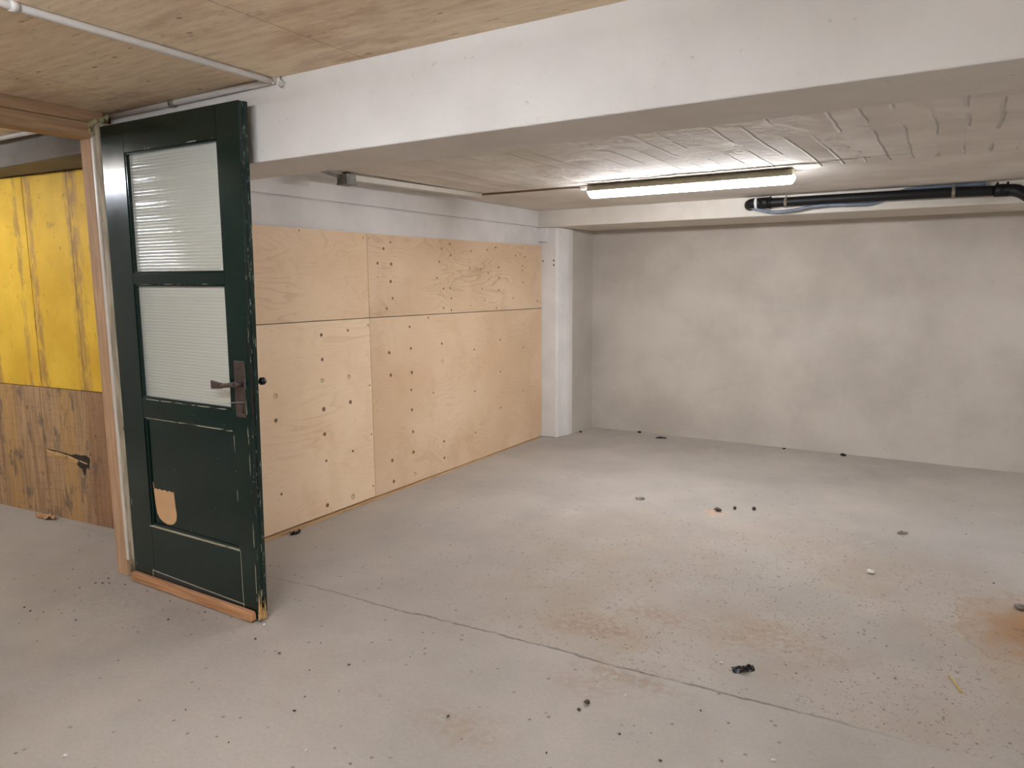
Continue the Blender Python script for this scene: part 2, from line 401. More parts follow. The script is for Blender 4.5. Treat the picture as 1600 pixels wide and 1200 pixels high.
M['bare'] = simple('bare_filler_wood', srgb(214, 172, 128), 0.8, 0.2, var=0.04, scale=12)
M['sill'] = timber_mat('weatherboard_timber', srgb(166, 116, 80), srgb(206, 158, 116), 'x', rough=0.5)
M['iron'] = simple('brown_handle_metal', srgb(100, 84, 80), 0.45, 0.5, 0.6, var=0.15, scale=60)
M['lockiron'] = simple('dark_lock_metal', srgb(44, 42, 38), 0.5, 0.5, 0.5, var=0.2, scale=60)
M['blackiron'] = simple('black_knob', srgb(20, 18, 17), 0.35)
M['steel'] = simple('steel_wire', srgb(190, 188, 184), 0.3, 0.5, 0.9)
M['pvc'] = simple('white_conduit', srgb(206, 200, 194), 0.45, 0.5, var=0.04)
M['trunk'] = simple('painted_trunking', srgb(214, 206, 192), 0.5, 0.4, var=0.04)
M['dustgrey'] = simple('junction_box_plastic', srgb(150, 146, 140), 0.6, 0.4, var=0.2, scale=30)
M['tan'] = simple('brown_cable_sheath', srgb(126, 108, 88), 0.6)
M['lampbody'] = simple('lamp_housing_grey', srgb(186, 178, 156), 0.5, 0.4, var=0.05)
M['abs'] = simple('black_waste_pipe', srgb(15, 15, 17), 0.5, 0.35, var=0.1)
M['hose'] = simple('blue_grey_hose', srgb(118, 128, 144), 0.45)
M['tape'] = simple('white_label', srgb(224, 224, 220), 0.6)
M['clip'] = simple('pipe_hanger', srgb(150, 136, 116), 0.6, var=0.3, scale=80)
M['foam'] = simple('greenish_foam', srgb(168, 164, 126), 0.8, var=0.12, scale=30, bump=0.4)
M['screw'] = simple('screw_mark_brown', srgb(146, 116, 86), 0.8, var=0.2, scale=90)  # brown of the screw marks and plug rims
M['plug'] = simple('pale_wood_plug', srgb(222, 196, 158), 0.7, var=0.05)
M['dark'] = simple('dark_gap', srgb(34, 28, 24), 0.9)
M['blackscrap'] = simple('black_rubber', srgb(22, 20, 20), 0.4, var=0.2, scale=60)
M['stone'] = simple('grit_stone', srgb(86, 76, 68), 0.9, var=0.2, scale=90)
M['whitechip'] = simple('white_chip', srgb(228, 224, 214), 0.7)
M['greychip'] = simple('grey_mortar_chip', srgb(140, 132, 124), 0.9, var=0.2, scale=70)
M['straw'] = simple('yellow_straw', srgb(212, 180, 92), 0.7)
M['shaving'] = timber_mat('raw_splinter', srgb(186, 142, 100), srgb(220, 180, 138), 'x', knots=False)
M['emit_back'] = emit_mat('lit_diffuser', LAMP_BACK, LAMP_COL)
M['emit_near'] = emit_mat('lit_tube_near', LAMP_NEAR, TUBE_COL)
M['fill_far'] = emit_mat('fill_tube_far', FILL_FAR, TUBE_COL)
M['emit_bay'] = emit_mat('lit_diffuser_bay', LAMP_BAY, LAMP_COL)
M['fill_right'] = emit_mat('fill_tube_right', FILL_RIGHT, TUBE_COL)
M['emit_side'] = emit_mat('lit_tube_side', LAMP_SIDE, TUBE_COL)

# ------------------------------------------------------------------ mesh helpers
def box(bm, x0, x1, y0, y1, z0, z1, rot=None):
    vs = [bm.verts.new((x, y, z)) for x in (x0, x1) for y in (y0, y1) for z in (z0, z1)]
    for f in ((0, 1, 3, 2), (4, 6, 7, 5), (0, 4, 5, 1), (2, 3, 7, 6), (0, 2, 6, 4), (1, 5, 7, 3)):
        bm.faces.new([vs[i] for i in f])
    return vs

def prism(bm, poly, a, b, axis='y'):
    """extrude a 2-D outline: axis y -> poly is (x,z); axis x -> (y,z); axis z -> (x,y)"""
    def P(p, t):
        return {'y': (p[0], t, p[1]), 'x': (t, p[0], p[1]), 'z': (p[0], p[1], t)}[axis]
    A = [bm.verts.new(P(p, a)) for p in poly]; B = [bm.verts.new(P(p, b)) for p in poly]
    bm.faces.new(A); bm.faces.new(B[::-1])
    for i in range(len(poly)):
        j = (i+1) % len(poly); bm.faces.new((A[j], A[i], B[i], B[j]))

def tube(bm, pts, r, seg=14, caps=True):
    pts = [Vector(p) for p in pts]; rings = []
    rr = r if isinstance(r, (list, tuple)) else [r]*len(pts)
    up = None
    for i, p in enumerate(pts):
        t = (pts[min(i+1, len(pts)-1)] - pts[max(i-1, 0)]).normalized()
        if up is None:
            up = Vector((0, 0, 1)) if abs(t.z) < 0.9 else Vector((1, 0, 0))
        u = (up - t*up.dot(t)).normalized(); v = t.cross(u); up = u
        rings.append([bm.verts.new(p + (u*math.cos(a) + v*math.sin(a))*rr[i]) for a in [2*math.pi*k/seg for k in range(seg)]])
    for A, B in zip(rings, rings[1:]):
        for k in range(seg):
            f = bm.faces.new((A[k], A[(k+1) % seg], B[(k+1) % seg], B[k])); f.smooth = True
    if caps: bm.faces.new(rings[0][::-1]); bm.faces.new(rings[-1])

def smooth_path(pts, n=6):
    pts = [Vector(p) for p in pts]; out = []
    for i in range(len(pts)-1):
        p0 = pts[max(i-1, 0)]; p1 = pts[i]; p2 = pts[i+1]; p3 = pts[min(i+2, len(pts)-1)]
        for k in range(n):
            t = k/n
            out.append(0.5*((2*p1) + (p2-p0)*t + (2*p0-5*p1+4*p2-p3)*t*t + (3*p1-p0-3*p2+p3)*t**3))
    out.append(pts[-1]); return out

def obj(name, bm, mat, parent=None, origin=None, bevel=0.0, seg=2):
    bmesh.ops.recalc_face_normals(bm, faces=bm.faces[:])
    if origin is None: origin = parent.get('_o', (0, 0, 0)) if parent else (0, 0, 0)
    o_ = Vector(origin)
    for v in bm.verts: v.co -= o_
    me = bpy.data.meshes.new(name); bm.to_mesh(me); bm.free()
    me.materials.append(mat)
    o = bpy.data.objects.new(name, me); COL.objects.link(o)
    if parent is not None: o.parent = parent
    else: o.location = o_
    if bevel:
        md = o.modifiers.new('bevel', 'BEVEL'); md.width = bevel; md.segments = seg
        md.limit_method = 'ANGLE'; md.angle_limit = math.radians(40)
    return o

ORI = {}
def part(name, bm, mat, parent, bevel=0.0):
    return obj(name, bm, mat, parent, origin=ORI[parent.name], bevel=bevel)
def sub(name, bm, mat, parent, bevel=0.0):
    return obj(name, bm, mat, parent, origin=ORI[parent.parent.name], bevel=bevel)

def thing(name, loc, label, cat, group=None, kind=None):
    o = bpy.data.objects.new(name, None); COL.objects.link(o)
    o.empty_display_size = 0.1; o.location = loc; ORI[o.name] = Vector(loc)
    tag(o, label, cat, group, kind); return o
def tag(o, label=None, cat=None, group=None, kind=None):
    if label: o['label'] = label
    if cat: o['category'] = cat
    if group: o['group'] = group
    if kind: o['kind'] = kind
    return o
def B(*a):
    bm = bmesh.new(); box(bm, *a); return bm
def struct(name, bm, mat, label, cat, bevel=0.0):
    return tag(obj(name, bm, mat, bevel=bevel), label, cat, kind='structure')

# ------------------------------------------------------------------ setting
CZ = 2.315      # wooden ceiling
BZ = 2.0        # beam underside
SZ = 2.15       # slab in the back bay
YB = 2.10       # beam front
XR = 4.2        # right wall

struct('floor', B(-7.0, XR, -3.0, 6.9, -0.12, 0.0), M['floor'], 'bare grey concrete floor with brown speckles, a crack and a rust stain', 'floor')
struct('ceiling', B(-7.0, XR, -3.0, YB+0.05, CZ, CZ+0.1), M['woodceil'], 'tan wooden sheet ceiling with dark grain marks over the front of the room', 'ceiling')
# back bay slab
struct('ceiling_slab', B(-3.5, XR, YB+0.3, 6.1, SZ, SZ+0.25), M['backceil'], 'off-white painted concrete ceiling with board marks around the tube lamp', 'ceiling')
# beam
bm = bmesh.new()
box(bm, -3.56, XR, YB, 2.43, BZ, CZ+0.2)
struct('ceiling_beam', bm, M['beam'], 'deep white painted beam crossing the picture under the wooden ceiling', 'beam', bevel=0.006)
# lintel at the back
bm = bmesh.new(); box(bm, -3.38, XR, 6.0, 6.72, BZ, SZ+0.2)
struct('lintel', bm, M['lintel'], 'low off-white lintel behind the black waste pipe, above the grey wall', 'lintel', bevel=0.012)
# pillar
bm = bmesh.new()
prism(bm, [(-3.40, 6.05), (-3.20, 6.06), (-3.185, 6.075), (-3.145, 6.22), (-3.145, 6.40), (-3.40, 6.40)], 0.0, BZ, 'z')
box(bm, -3.40, -3.27, 6.0, 6.06, 1.87, BZ)
pl = struct('pillar', bm, M['white'], 'white painted pillar between the plywood and the grey back wall', 'pillar', bevel=0.008)
for (x, z) in ((-3.335, 1.692), (-3.222, 1.696), (-3.222, 1.654)):
    bm = bmesh.new(); tube(bm, [(x, 6.058, z), (x, 6.046, z)], 0.006, 8); obj('drill_hole', bm, M['dark'], pl, origin=(0, 0, 0))
# ragged plaster ledge left by the shuttering beside the lamp
bm = bmesh.new(); n_ = 90; A = []; Bv = []
for i in range(n_+1):
    x = -2.25 + 2.0*i/n_
    e_ = 4.43 + 0.05*mnoise.noise(Vector((x*5, 0, 0))) + 0.03*mnoise.noise(Vector((x*19, 3, 0))) + 0.03*((x+1.3)/1.0)**2*0.3
    hh = 0.006*min(1, i/12, (n_-i)/25)
    A.append([bm.verts.new((x, e_, SZ+0.004)), bm.verts.new((x, e_+0.006, SZ-hh)), bm.verts.new((x, 4.52, SZ-hh*0.7)), bm.verts.new((x, 4.53, SZ+0.004))])
for a, b in zip(A, A[1:]):
    for k in range(3): bm.faces.new((a[k], a[k+1], b[k+1], b[k]))
    bm.faces.new((a[3], a[0], b[0], b[3]))
bm.faces.new(A[0]); bm.faces.new(A[-1][::-1])
struct('trim_2', bm, M['backceil'], 'ragged painted plaster ledge on the slab beside the lit tube lamp', 'plaster ledge')
# walls
struct('wall_back', B(-3.4, XR, 6.7, 6.9, 0, BZ+0.1), M['render'], 'rough grey rendered wall across the far end of the bay', 'wall')
bm = bmesh.new()
prism(bm, [(-3.6, 6.2), (-3.15, 6.2), (-3.122, 6.72), (-3.6, 6.72)], 0.0, BZ+0.05, 'z')
struct('wall_recess', bm, M['render'], 'narrow grey rendered return wall in the far left corner beside the pillar', 'wall')
bm = bmesh.new()
box(bm, -3.56, -3.372, YB+0.02, 6.25, 0, 2.0)
box(bm, -3.56, -3.355, YB+0.02, 6.25, 2.008, SZ+0.15)
box(bm, -3.56, -3.38, YB+0.02, 6.25, 1.99, 2.02)
struct('wall_left', bm, M['white'], 'white wall above and behind the plywood panels', 'wall', bevel=0.004)
struct('wall_right', B(XR, XR+0.15, -3.0, 6.9, 0, CZ+0.2), M['render'], 'grey rendered wall closing the room outside the right edge', 'wall')
struct('wall_front', B(-7.0, XR, -3.15, -3.0, 0, CZ+0.1), M['white'], 'white wall behind the viewer', 'wall')
struct('wall_side', B(-7.15, -7.0, -3.0, 2.6, 0, CZ+0.1), M['white'], 'white end wall of the side room', 'wall')
struct('wall_partition', B(-3.64, -3.54, -3.0, 0.95, 0, CZ), M['partition'], 'timber partition beside the doorway, outside the left edge', 'wall')
# wall behind the shuttering panels
bm = bmesh.new()
nrm = Vector((WT.y, -WT.x, 0))
def wp(u, off, z): return WA + WT*u + nrm*off + Vector((0, 0, z))
def slab(bm, u0, u1, o0, o1, z0, z1):
    vs = [bm.verts.new(wp(u, o, z)) for u in (u0, u1) for o in (o0, o1) for z in (z0, z1)]
    for f in ((0, 1, 3, 2), (4, 6, 7, 5), (0, 4, 5, 1), (2, 3, 7, 6), (0, 2, 6, 4), (1, 5, 7, 3)):
        bm.faces.new([vs[i] for i in f])
slab(bm, -1.6, 1.98, -0.16, -0.035, 0, CZ+0.05)
struct('wall_yellow', bm, M['greybeam'], 'grey wall carrying the shuttering panels in the side room', 'wall')
struct('trim_1', B(-7.0, -3.565, 2.12, 2.55, 2.17, CZ+0.05), M['greybeam'], 'dark grey concrete beam above the yellow panels', 'beam', bevel=0.01)

# ------------------------------------------------------------------ yellow / brown shuttering panels
YT = 2.165
def panel(name, u0, u1, z0, z1, mat, label, grp, off=0.0):
    bm = bmesh.new(); slab(bm, u0, u1, -0.03+off, off, z0, z1)
    o = obj(name, bm, mat, origin=wp((u0+u1)/2, 0, z0), bevel=0.0015)
    tag(o, label, 'wall panel', grp); return o
panel('shuttering_sheet', -0.55, 0.617, 0.858, YT, M['yellow'], 'yellow painted wooden panel running off the left edge of the picture', 'yellow shuttering panels', 0.002)
panel('shuttering_sheet', 0.620, 1.95, 0.858, YT, M['yellow'], 'yellow painted wooden panel beside the door jamb, with a scuffed brown stripe', 'yellow shuttering panels')
panel('shuttering_board', -0.35, 0.108, 0.0, 0.854, M['brown'], 'ochre worn board at the left edge of the picture below the yellow panel', 'worn brown boards')
panel('shuttering_board', 0.111, 0.586, 0.0, 0.854, M['brown'], 'worn brown board with dark blotches, left of the splintered board', 'worn brown boards', 0.001)
spl = panel('shuttering_board', 0.589, 1.040, 0.0, 0.854, M['brown'], 'worn brown board split across by a blackened splintered gash', 'worn brown boards')
panel('shuttering_board', 1.043, 1.95, 0.0, 0.854, M['brown'], 'plain darker brown board next to the door jamb', 'worn brown boards', 0.001)
# gash
bm = bmesh.new()
random.seed(3)
top = [(0.605, 0.452), (0.66, 0.449), (0.74, 0.444), (0.80, 0.440), (0.86, 0.434), (0.90, 0.444), (0.95, 0.440), (1.0, 0.446), (1.037, 0.430)]
bot = [(1.035, 0.405), (1.022, 0.36), (1.0, 0.37), (0.985, 0.325), (0.965, 0.31), (0.955, 0.355), (0.93, 0.36), (0.90, 0.385), (0.86, 0.392), (0.82, 0.41), (0.78, 0.42), (0.74, 0.436), (0.66, 0.442)]
A = [bm.verts.new(wp(u, 0.0012, z)) for u, z in top+bot]; bm.faces.new(A)
r = bmesh.ops.extrude_face_region(bm, geom=bm.faces[:])
for v in r['geom']:
    if isinstance(v, bmesh.types.BMVert): v.co -= nrm*0.004
tag(obj('gash', bm, M['char'], spl, origin=wp((0.589+1.040)/2, 0, 0)), label='blackened gash across the board')
bm = bmesh.new()
for (u0, z0, u1, z1, h, o_) in ((0.605, 0.430, 0.81, 0.412, 0.034, 0.007), (0.815, 0.416, 0.93, 0.400, 0.034, 0.007), (0.70, 0.436, 0.84, 0.424, 0.012, 0.010), (0.935, 0.405, 1.02, 0.392, 0.008, 0.005), (0.60, 0.440, 0.72, 0.430, 0.010, 0.012)):
    vs = [wp(u0, 0.001, z0+h*0.5), wp(u1, 0.001, z1+h*0.2), wp(u1-0.02, 0.001, z1-h*0.5), wp(u0, 0.001, z0-h*0.7),
          wp(u0+0.01, o_, z0), wp(u1-0.03, o_, z1)]
    v = [bm.verts.new(q) for q in vs]
    for f in ((0, 1, 5, 4), (1, 2, 5), (2, 3, 4, 5), (3, 0, 4), (0, 3, 2, 1)): bm.faces.new([v[i] for i in f])
tag(obj('splinter', bm, M['splinter'], spl, origin=wp((0.589+1.040)/2, 0, 0)), label='pale raised splinters')

# ------------------------------------------------------------------ plywood panels
SCREWS = [(3.074,1.812,.0056,0),(3.621,1.794,.0045,0),(3.676,1.795,.0046,0),(3.893,1.778,.0079,0),(3.819,1.732,.0109,0),(3.755,1.632,.0108,0),(3.894,1.628,.0126,0),(3.883,1.509,.0125,0),(3.751,1.539,.0046,0),(3.898,1.393,.0094,0),(3.834,1.323,.0093,0),(4.587,1.793,.0087,0),(4.48,1.755,.0086,0),(4.597,1.708,.0087,0),(4.449,1.656,.0085,0),(4.415,1.533,.0085,0),(4.495,1.453,.0086,0),(4.578,1.455,.0087,0),(4.592,1.376,.0087,0),(4.49,1.304,.0086,0),(4.591,1.285,.0087,0),(4.296,1.238,.0083,0),(5.244,1.791,.0095,0),(5.11,1.767,.0075,0),(4.874,1.748,.0072,0),(5.288,1.624,.0096,0),(5.124,1.575,.0075,0),(5.29,1.537,.0096,0),(5.288,1.431,.0096,0),(5.01,1.606,.0074,0),(4.851,1.61,.0072,0),(5.027,1.443,.0074,0),(5.064,1.348,.0074,0),(5.573,1.731,.0079,0),(5.738,1.723,.0081,0),(5.691,1.642,.0081,0),(5.684,1.602,.0081,0),(5.7,1.495,.0081,0),(5.526,1.358,.0079,0),(5.246,1.278,.0095,0),(5.965,1.319,.0095,0),(4.854,1.311,.0054,0),(3.214,1.181,.0118,0),(3.448,1.195,.0092,0),(3.213,1.027,.0119,0),(3.202,.894,.0124,1),(3.438,.89,.0129,1),(3.445,.723,.0139,0),(3.207,.712,.015,0),(3.206,.551,.0135,0),(3.21,.377,.0091,0),(3.45,.391,.0094,0),(2.832,.847,.0131,1),(2.827,.704,.0128,0),(2.839,.254,.0087,0),(3.202,.085,.0139,0),(3.433,.08,.0149,1),(4.075,1.183,.0101,0),(3.845,1.015,.013,0),(4.083,1.025,.0118,0),(3.855,.855,.0131,0),(4.087,.848,.0135,0),(4.075,.721,.0102,0),(4.076,.572,.0119,0),(4.083,.406,.012,0),(4.082,.252,.0138,0),(3.842,.241,.0134,0),(3.851,.084,.0135,0),(4.089,.079,.0139,1),(4.461,.26,.0109,0),(4.46,.126,.011,0),(4.458,1.032,.0107,0),(4.459,.892,.0125,1),(4.337,.664,.0071,0),(3.635,.811,.0064,0),(3.635,.471,.0064,0),(3.635,.105,.0064,0),(3.64,1.219,.0063,0),
          (4.9,.95,.009,0),(4.9,.6,.009,0),(4.9,.25,.009,0),(5.3,1.0,.009,0),(5.3,.72,.009,0),(5.3,.4,.009,0),(5.7,.9,.008,0),(5.7,.5,.008,0)]
XF = -3.35
SEAM = 3.655
defs = [('upper left plywood sheet under the white wall, next to the green door edge', 2.12, SEAM, 1.2735, 1.2695, 1.825, 1.825, 0),
        ('upper right plywood sheet with many screw marks, between its neighbour and the pillar', SEAM+0.0035, 6.045, 1.2695, 1.2515, 1.825, 1.835, 1),
        ('lower left tall plywood sheet standing beside the green door', 2.12, SEAM, 0.03, 0.026, 1.268, 1.264, 2),
        ('lower right tall plywood sheet reaching the white pillar', SEAM+0.0035, 6.045, 0.022, 0.008, 1.264, 1.246, 3)]
for (lab, y0, y1, za0, za1, zb0, zb1, k) in defs:
    bm = bmesh.new()
    prism(bm, [(y0, za0), (y1, za1), (y1, zb1), (y0, zb0)], -3.370, XF, 'x')
    p = thing('plywood_panel', (XF-0.01, (y0+y1)/2, za0), lab, 'plywood panel', 'plywood sheets lining the left wall')
    part('board', bm, M['ply'][k], p, bevel=0.001)
    for (sy, sz, sr, light) in SCREWS:
        zmid0 = za0 + (za1-za0)*(sy-y0)/(y1-y0); zmid1 = zb0 + (zb1-zb0)*(sy-y0)/(y1-y0)
        if y0 < sy < y1 and zmid0 < sz < zmid1:
            bm = bmesh.new(); r_ = sr*0.95
            tube(bm, [(XF-0.003, sy, sz), (XF+0.0012, sy, sz)], r_, 12)
            s = part('screw_mark', bm, M['plug'] if light else M['screw'], p)
            if light:
                s['label'] = 'pale round wood plug'
                bm = bmesh.new(); tube(bm, [(XF-0.003, sy+0.002, sz+0.001), (XF+0.0006, sy+0.002, sz+0.001)], r_*1.22, 12)
                sub('plug_rim', bm, M['screw'], s)
# batten at the foot
bm = bmesh.new(); prism(bm, [(2.12, 0.0), (6.0, 0.0), (6.0, 0.004), (4.3, 0.012), (2.12, 0.022)], -3.370, -3.342, 'x')
tag(obj('floor_batten', bm, M['plyedge'], origin=(-3.36, 4, 0)), 'thin pale wooden batten on the floor under the plywood sheets', 'batten')
# staples on the panel joint are drawn by screw marks above

# ------------------------------------------------------------------ door frame
fr = thing('door_frame', (-3.56, 2.05, 0), 'raw timber door frame with a worn white strip at the green door', 'door frame', kind='structure')
part('post', B(-3.655, -3.565, 2.00, 2.10, 0, CZ), M['jambwood'], fr, bevel=0.003)
part('white_strip', B(-3.565, -3.546, 2.0, 2.075, 0.09, 2.20), M['stripwhite'], fr, bevel=0.003)
bm = bmesh.new(); prism(bm, [(-3.546, 2.006), (-3.498, 2.006), (-3.498, 2.08), (-3.565, 2.08), (-3.565, 2.076), (-3.546, 2.076)], 0.0, 2.26, 'z')
part('weathered_stop', bm, M['weather'], fr, bevel=0.003)
part('post', B(-3.655, -3.565, 0.95, 1.04, 0, CZ), M['jambwood'], fr, bevel=0.003)
part('header', B(-3.655, -3.552, 0.95, 2.02, 2.192, 2.262), M['header'], fr, bevel=0.004)
part('header_batten', B(-3.62, -3.540, -3.0, 2.06, 2.262, CZ), M['header'], fr, bevel=0.004)

# ------------------------------------------------------------------ green door
DO = (-3.48, 2.02, 0)
door = thing('door_1', DO, 'old dark green door with two ribbed glass panes, standing open', 'door', kind='structure')
Y0, Y1 = 2.0, 2.043
XL, GL, GR, XRR = -3.492, -3.322, -2.664, -2.556
def wx(v):
    x, z = v.co.x, v.co.z
    dx = 0.010*z/1.0
    if x < -3.40: dx = 0.006*z
    if x > -2.60: dx = 0.026*z
    v.co.x = x + dx
    v.co.z = z + (x+3.49)*(-0.006)
    v.co.y += (x+3.49)*0.004
def dpart(name, bm, mat, parent=door, bevel=0.0, warp=True):
    if warp:
        for v in bm.verts: wx(v)
    o = obj(name, bm, mat, parent, origin=DO, bevel=bevel); return o
def dbox(*a):
    bm = bmesh.new(); box(bm, *a); return bm
dpart('stile', dbox(XL, GL, Y0, Y1, 0.02, 2.235), M['green'], bevel=0.002)
bm = bmesh.new()      # lock stile with a rebated lip at the back
prism(bm, [(GR, Y0), (XRR, Y0), (XRR, Y0+0.022), (XRR+0.006, Y0+0.022), (XRR+0.006, Y1), (GR, Y1)], 0.02, 2.235, 'z')
lock = dpart('stile', bm, M['green'], bevel=0.002)
for z0, z1 in ((2.10, 2.235), (1.502, 1.553), (0.862, 0.962), (0.02, 0.318)):
    dpart('rail', dbox(GL, GR, Y0, Y1, z0, z1), M['green'], bevel=0.002)
# beads around the openings
def bead(z0, z1):
    bm = bmesh.new()
    yb0, yb1 = Y0+0.004, Y0+0.024; w_ = 0.009
    for (a, b, c, d) in ((GL, GL+w_, z0, z1), (GR-w_, GR, z0, z1)): box(bm, a, b, yb0, yb1, c, d)
    for (c, d) in ((z0, z0+w_), (z1-w_, z1)): box(bm, GL+w_, GR-w_, yb0, yb1, c, d)
    dpart('glazing_bead', bm, M['green'], bevel=0.002)
for (z0, z1) in ((1.553, 2.10), (0.962, 1.502)):
    bead(z0, z1)
    # reeded pane
    bm = bmesh.new(); n = int((z1-z0)/0.0145)*8; rows = []
    for i in range(n+1):
        z = z0 + (z1-z0)*i/n; ph = (z-z0)/0.0145
        y = Y0+0.020 - 0.0012*abs(math.sin(math.pi*ph))
        rows.append([bm.verts.new((GL+0.001, y, z)), bm.verts.new((GR-0.001, y, z))])
    back = [[bm.verts.new((GL+0.001, Y0+0.0245, z)), bm.verts.new((GR-0.001, Y0+0.0245, z))] for z in (z0, z1)]
    for a, b in zip(rows, rows[1:]):
        f = bm.faces.new((a[0], a[1], b[1], b[0]))
    bm.faces.new((back[0][0], back[1][0], back[1][1], back[0][1]))
    bm.faces.new([r[0] for r in rows] + [back[1][0], back[0][0]])
    bm.faces.new([r[1] for r in rows][::-1] + [back[0][1], back[1][1]])
    bm.faces.new((rows[0][0], back[0][0], back[0][1], rows[0][1])); bm.faces.new((rows[-1][0], rows[-1][1], back[1][1], back[1][0]))
    dpart('glass_pane', bm, M['glass'])
# lower panel
lp = dpart('lower_panel', dbox(GL, GR, Y0+0.014, Y0+0.028, 0.318, 0.862), M['green'])
bm = bmesh.new()
for (a, b, c, d) in ((GL, GL+0.012, 0.318, 0.862), (GR-0.012, GR, 0.318, 0.862), (GL+0.012, GR-0.012, 0.318, 0.332), (GL+0.012, GR-0.012, 0.85, 0.862)):
    box(bm, a, b, Y0+0.005, Y0+0.018, c, d)
dpart('panel_moulding', bm, M['green'], bevel=0.004)
# bare patch
random.seed(5)
outl = [(-3.296, 0.502), (-3.285, 0.512), (-3.27, 0.506), (-3.255, 0.512), (-3.235, 0.507), (-3.215, 0.513), (-3.195, 0.508), (-3.175, 0.513), (-3.155, 0.509), (-3.142, 0.514),
        (-3.139, 0.48), (-3.136, 0.44), (-3.130, 0.40), (-3.136, 0.372), (-3.155, 0.352), (-3.18, 0.343), (-3.21, 0.341), (-3.24, 0.348), (-3.268, 0.362), (-3.285, 0.385), (-3.292, 0.42), (-3.296, 0.46), (-3.303, 0.54)]
bm = bmesh.new(); prism(bm, outl, Y0+0.0125, Y0+0.0145, 'y')
tag(dpart('bare_patch', bm, M['bare'], lp), label='bare tan patch where the green paint is gone')
# weather board at the foot
bm = bmesh.new()
prism(bm, [(-3.487, -0.0), (-2.575, 0.0), (-2.566, 0.012), (-2.566, 0.036), (-2.575, 0.047), (-3.48, 0.047), (-3.488, 0.04)], Y0-0.026, Y0-0.0005, 'y')
for v in bm.verts: v.co.z += 0.004
tag(dpart('weather_strip', bm, M['sill'], bevel=0.004, warp=False), label='bare wooden strip along the foot of the door')
# broken corner
bm = bmesh.new()
for (x, h, w_, y) in ((-2.552, 0.13, 0.006, 0.006), (-2.550, 0.09, 0.005, 0.015), (-2.548, 0.055, 0.006, 0.024), (-2.547, 0.10, 0.003, 0.033)):
    v = [bm.verts.new(p) for p in ((x-0.004, Y0+y-w_, 0.012), (x+0.006, Y0+y-w_, 0.012), (x+0.006, Y0+y+w_, 0.012), (x-0.004, Y0+y+w_, 0.012), (x+0.002, Y0+y, 0.012+h))]
    bm.faces.new(v[:4][::-1])
    for i in range(4): bm.faces.new((v[i], v[(i+1) % 4], v[4]))
tag(dpart('splintered_corner', bm, M['splinter'], lock, warp=False), label='raw splintered wood at the foot of the lock edge')
# handle
bp = dpart('handle_plate', dbox(-2.628, -2.580, Y0-0.006, Y0+0.001, 0.935, 1.180), M['iron'], bevel=0.003)
bm = bmesh.new()
tube(bm, [(-2.596, 2.0, 1.082), (-2.596, 1.955, 1.082)], 0.011, 16)
lev = dpart('lever', bm, M['iron'], bp)
bm = bmesh.new()
tube(bm, smooth_path([(-2.596, 1.957, 1.082), (-2.625, 1.953, 1.078), (-2.655, 1.952, 1.074)]), [0.010]*13, 12)
prism(bm, [(-2.652, 1.062), (-2.652, 1.086), (-2.70, 1.090), (-2.722, 1.094), (-2.722, 1.056), (-2.70, 1.058)], 1.945, 1.957, 'y')
lever_blade = dpart('lever_blade', bm, M['iron'], bp, bevel=0.003)
# escutcheon and key wire
bm = bmesh.new(); tube(bm, [(-2.598, Y0-0.005, 0.985), (-2.598, Y0-0.016, 0.985)], 0.012, 16); box(bm, -2.604, -2.592, Y0-0.012, Y0-0.005, 0.955, 0.985)
dpart('keyhole_cover', bm, M['iron'], bp)
bm = bmesh.new(); tube(bm, smooth_path([(-2.578, Y0-0.012, 1.005), (-2.60, Y0-0.022, 1.004), (-2.63, Y0-0.03, 0.998), (-2.655, Y0-0.03, 0.997)]), 0.0022, 8)
tag(dpart('key_wire', bm, M['steel'], bp), label='bright bent wire through the keyhole')
# far side knob
bm = bmesh.new(); tube(bm, [(-2.575, Y1-0.002, 1.085), (-2.575, Y1+0.030, 1.085)], 0.008, 12)
tube(bm, [(-2.575, Y1+0.028, 1.085), (-2.575, Y1+0.034, 1.085), (-2.575, Y1+0.048, 1.085), (-2.575, Y1+0.056, 1.085)], [0.010, 0.017, 0.017, 0.009], 16)
tag(dpart('knob', bm, M['blackiron'], warp=True), label='round black knob on the far face')
# lock face in the edge
dpart('lock_plate', dbox(XRR-0.001, XRR+0.0015, Y0+0.004, Y0+0.020, 0.93, 1.17), M['lockiron'])
# hinges
for z in (0.25, 1.15, 2.0):
    bm = bmesh.new(); tube(bm, [(XL-0.003, Y1+0.004, z-0.05), (XL-0.003, Y1+0.004, z+0.05)], 0.006, 10); dpart('hinge', bm, M['iron'])

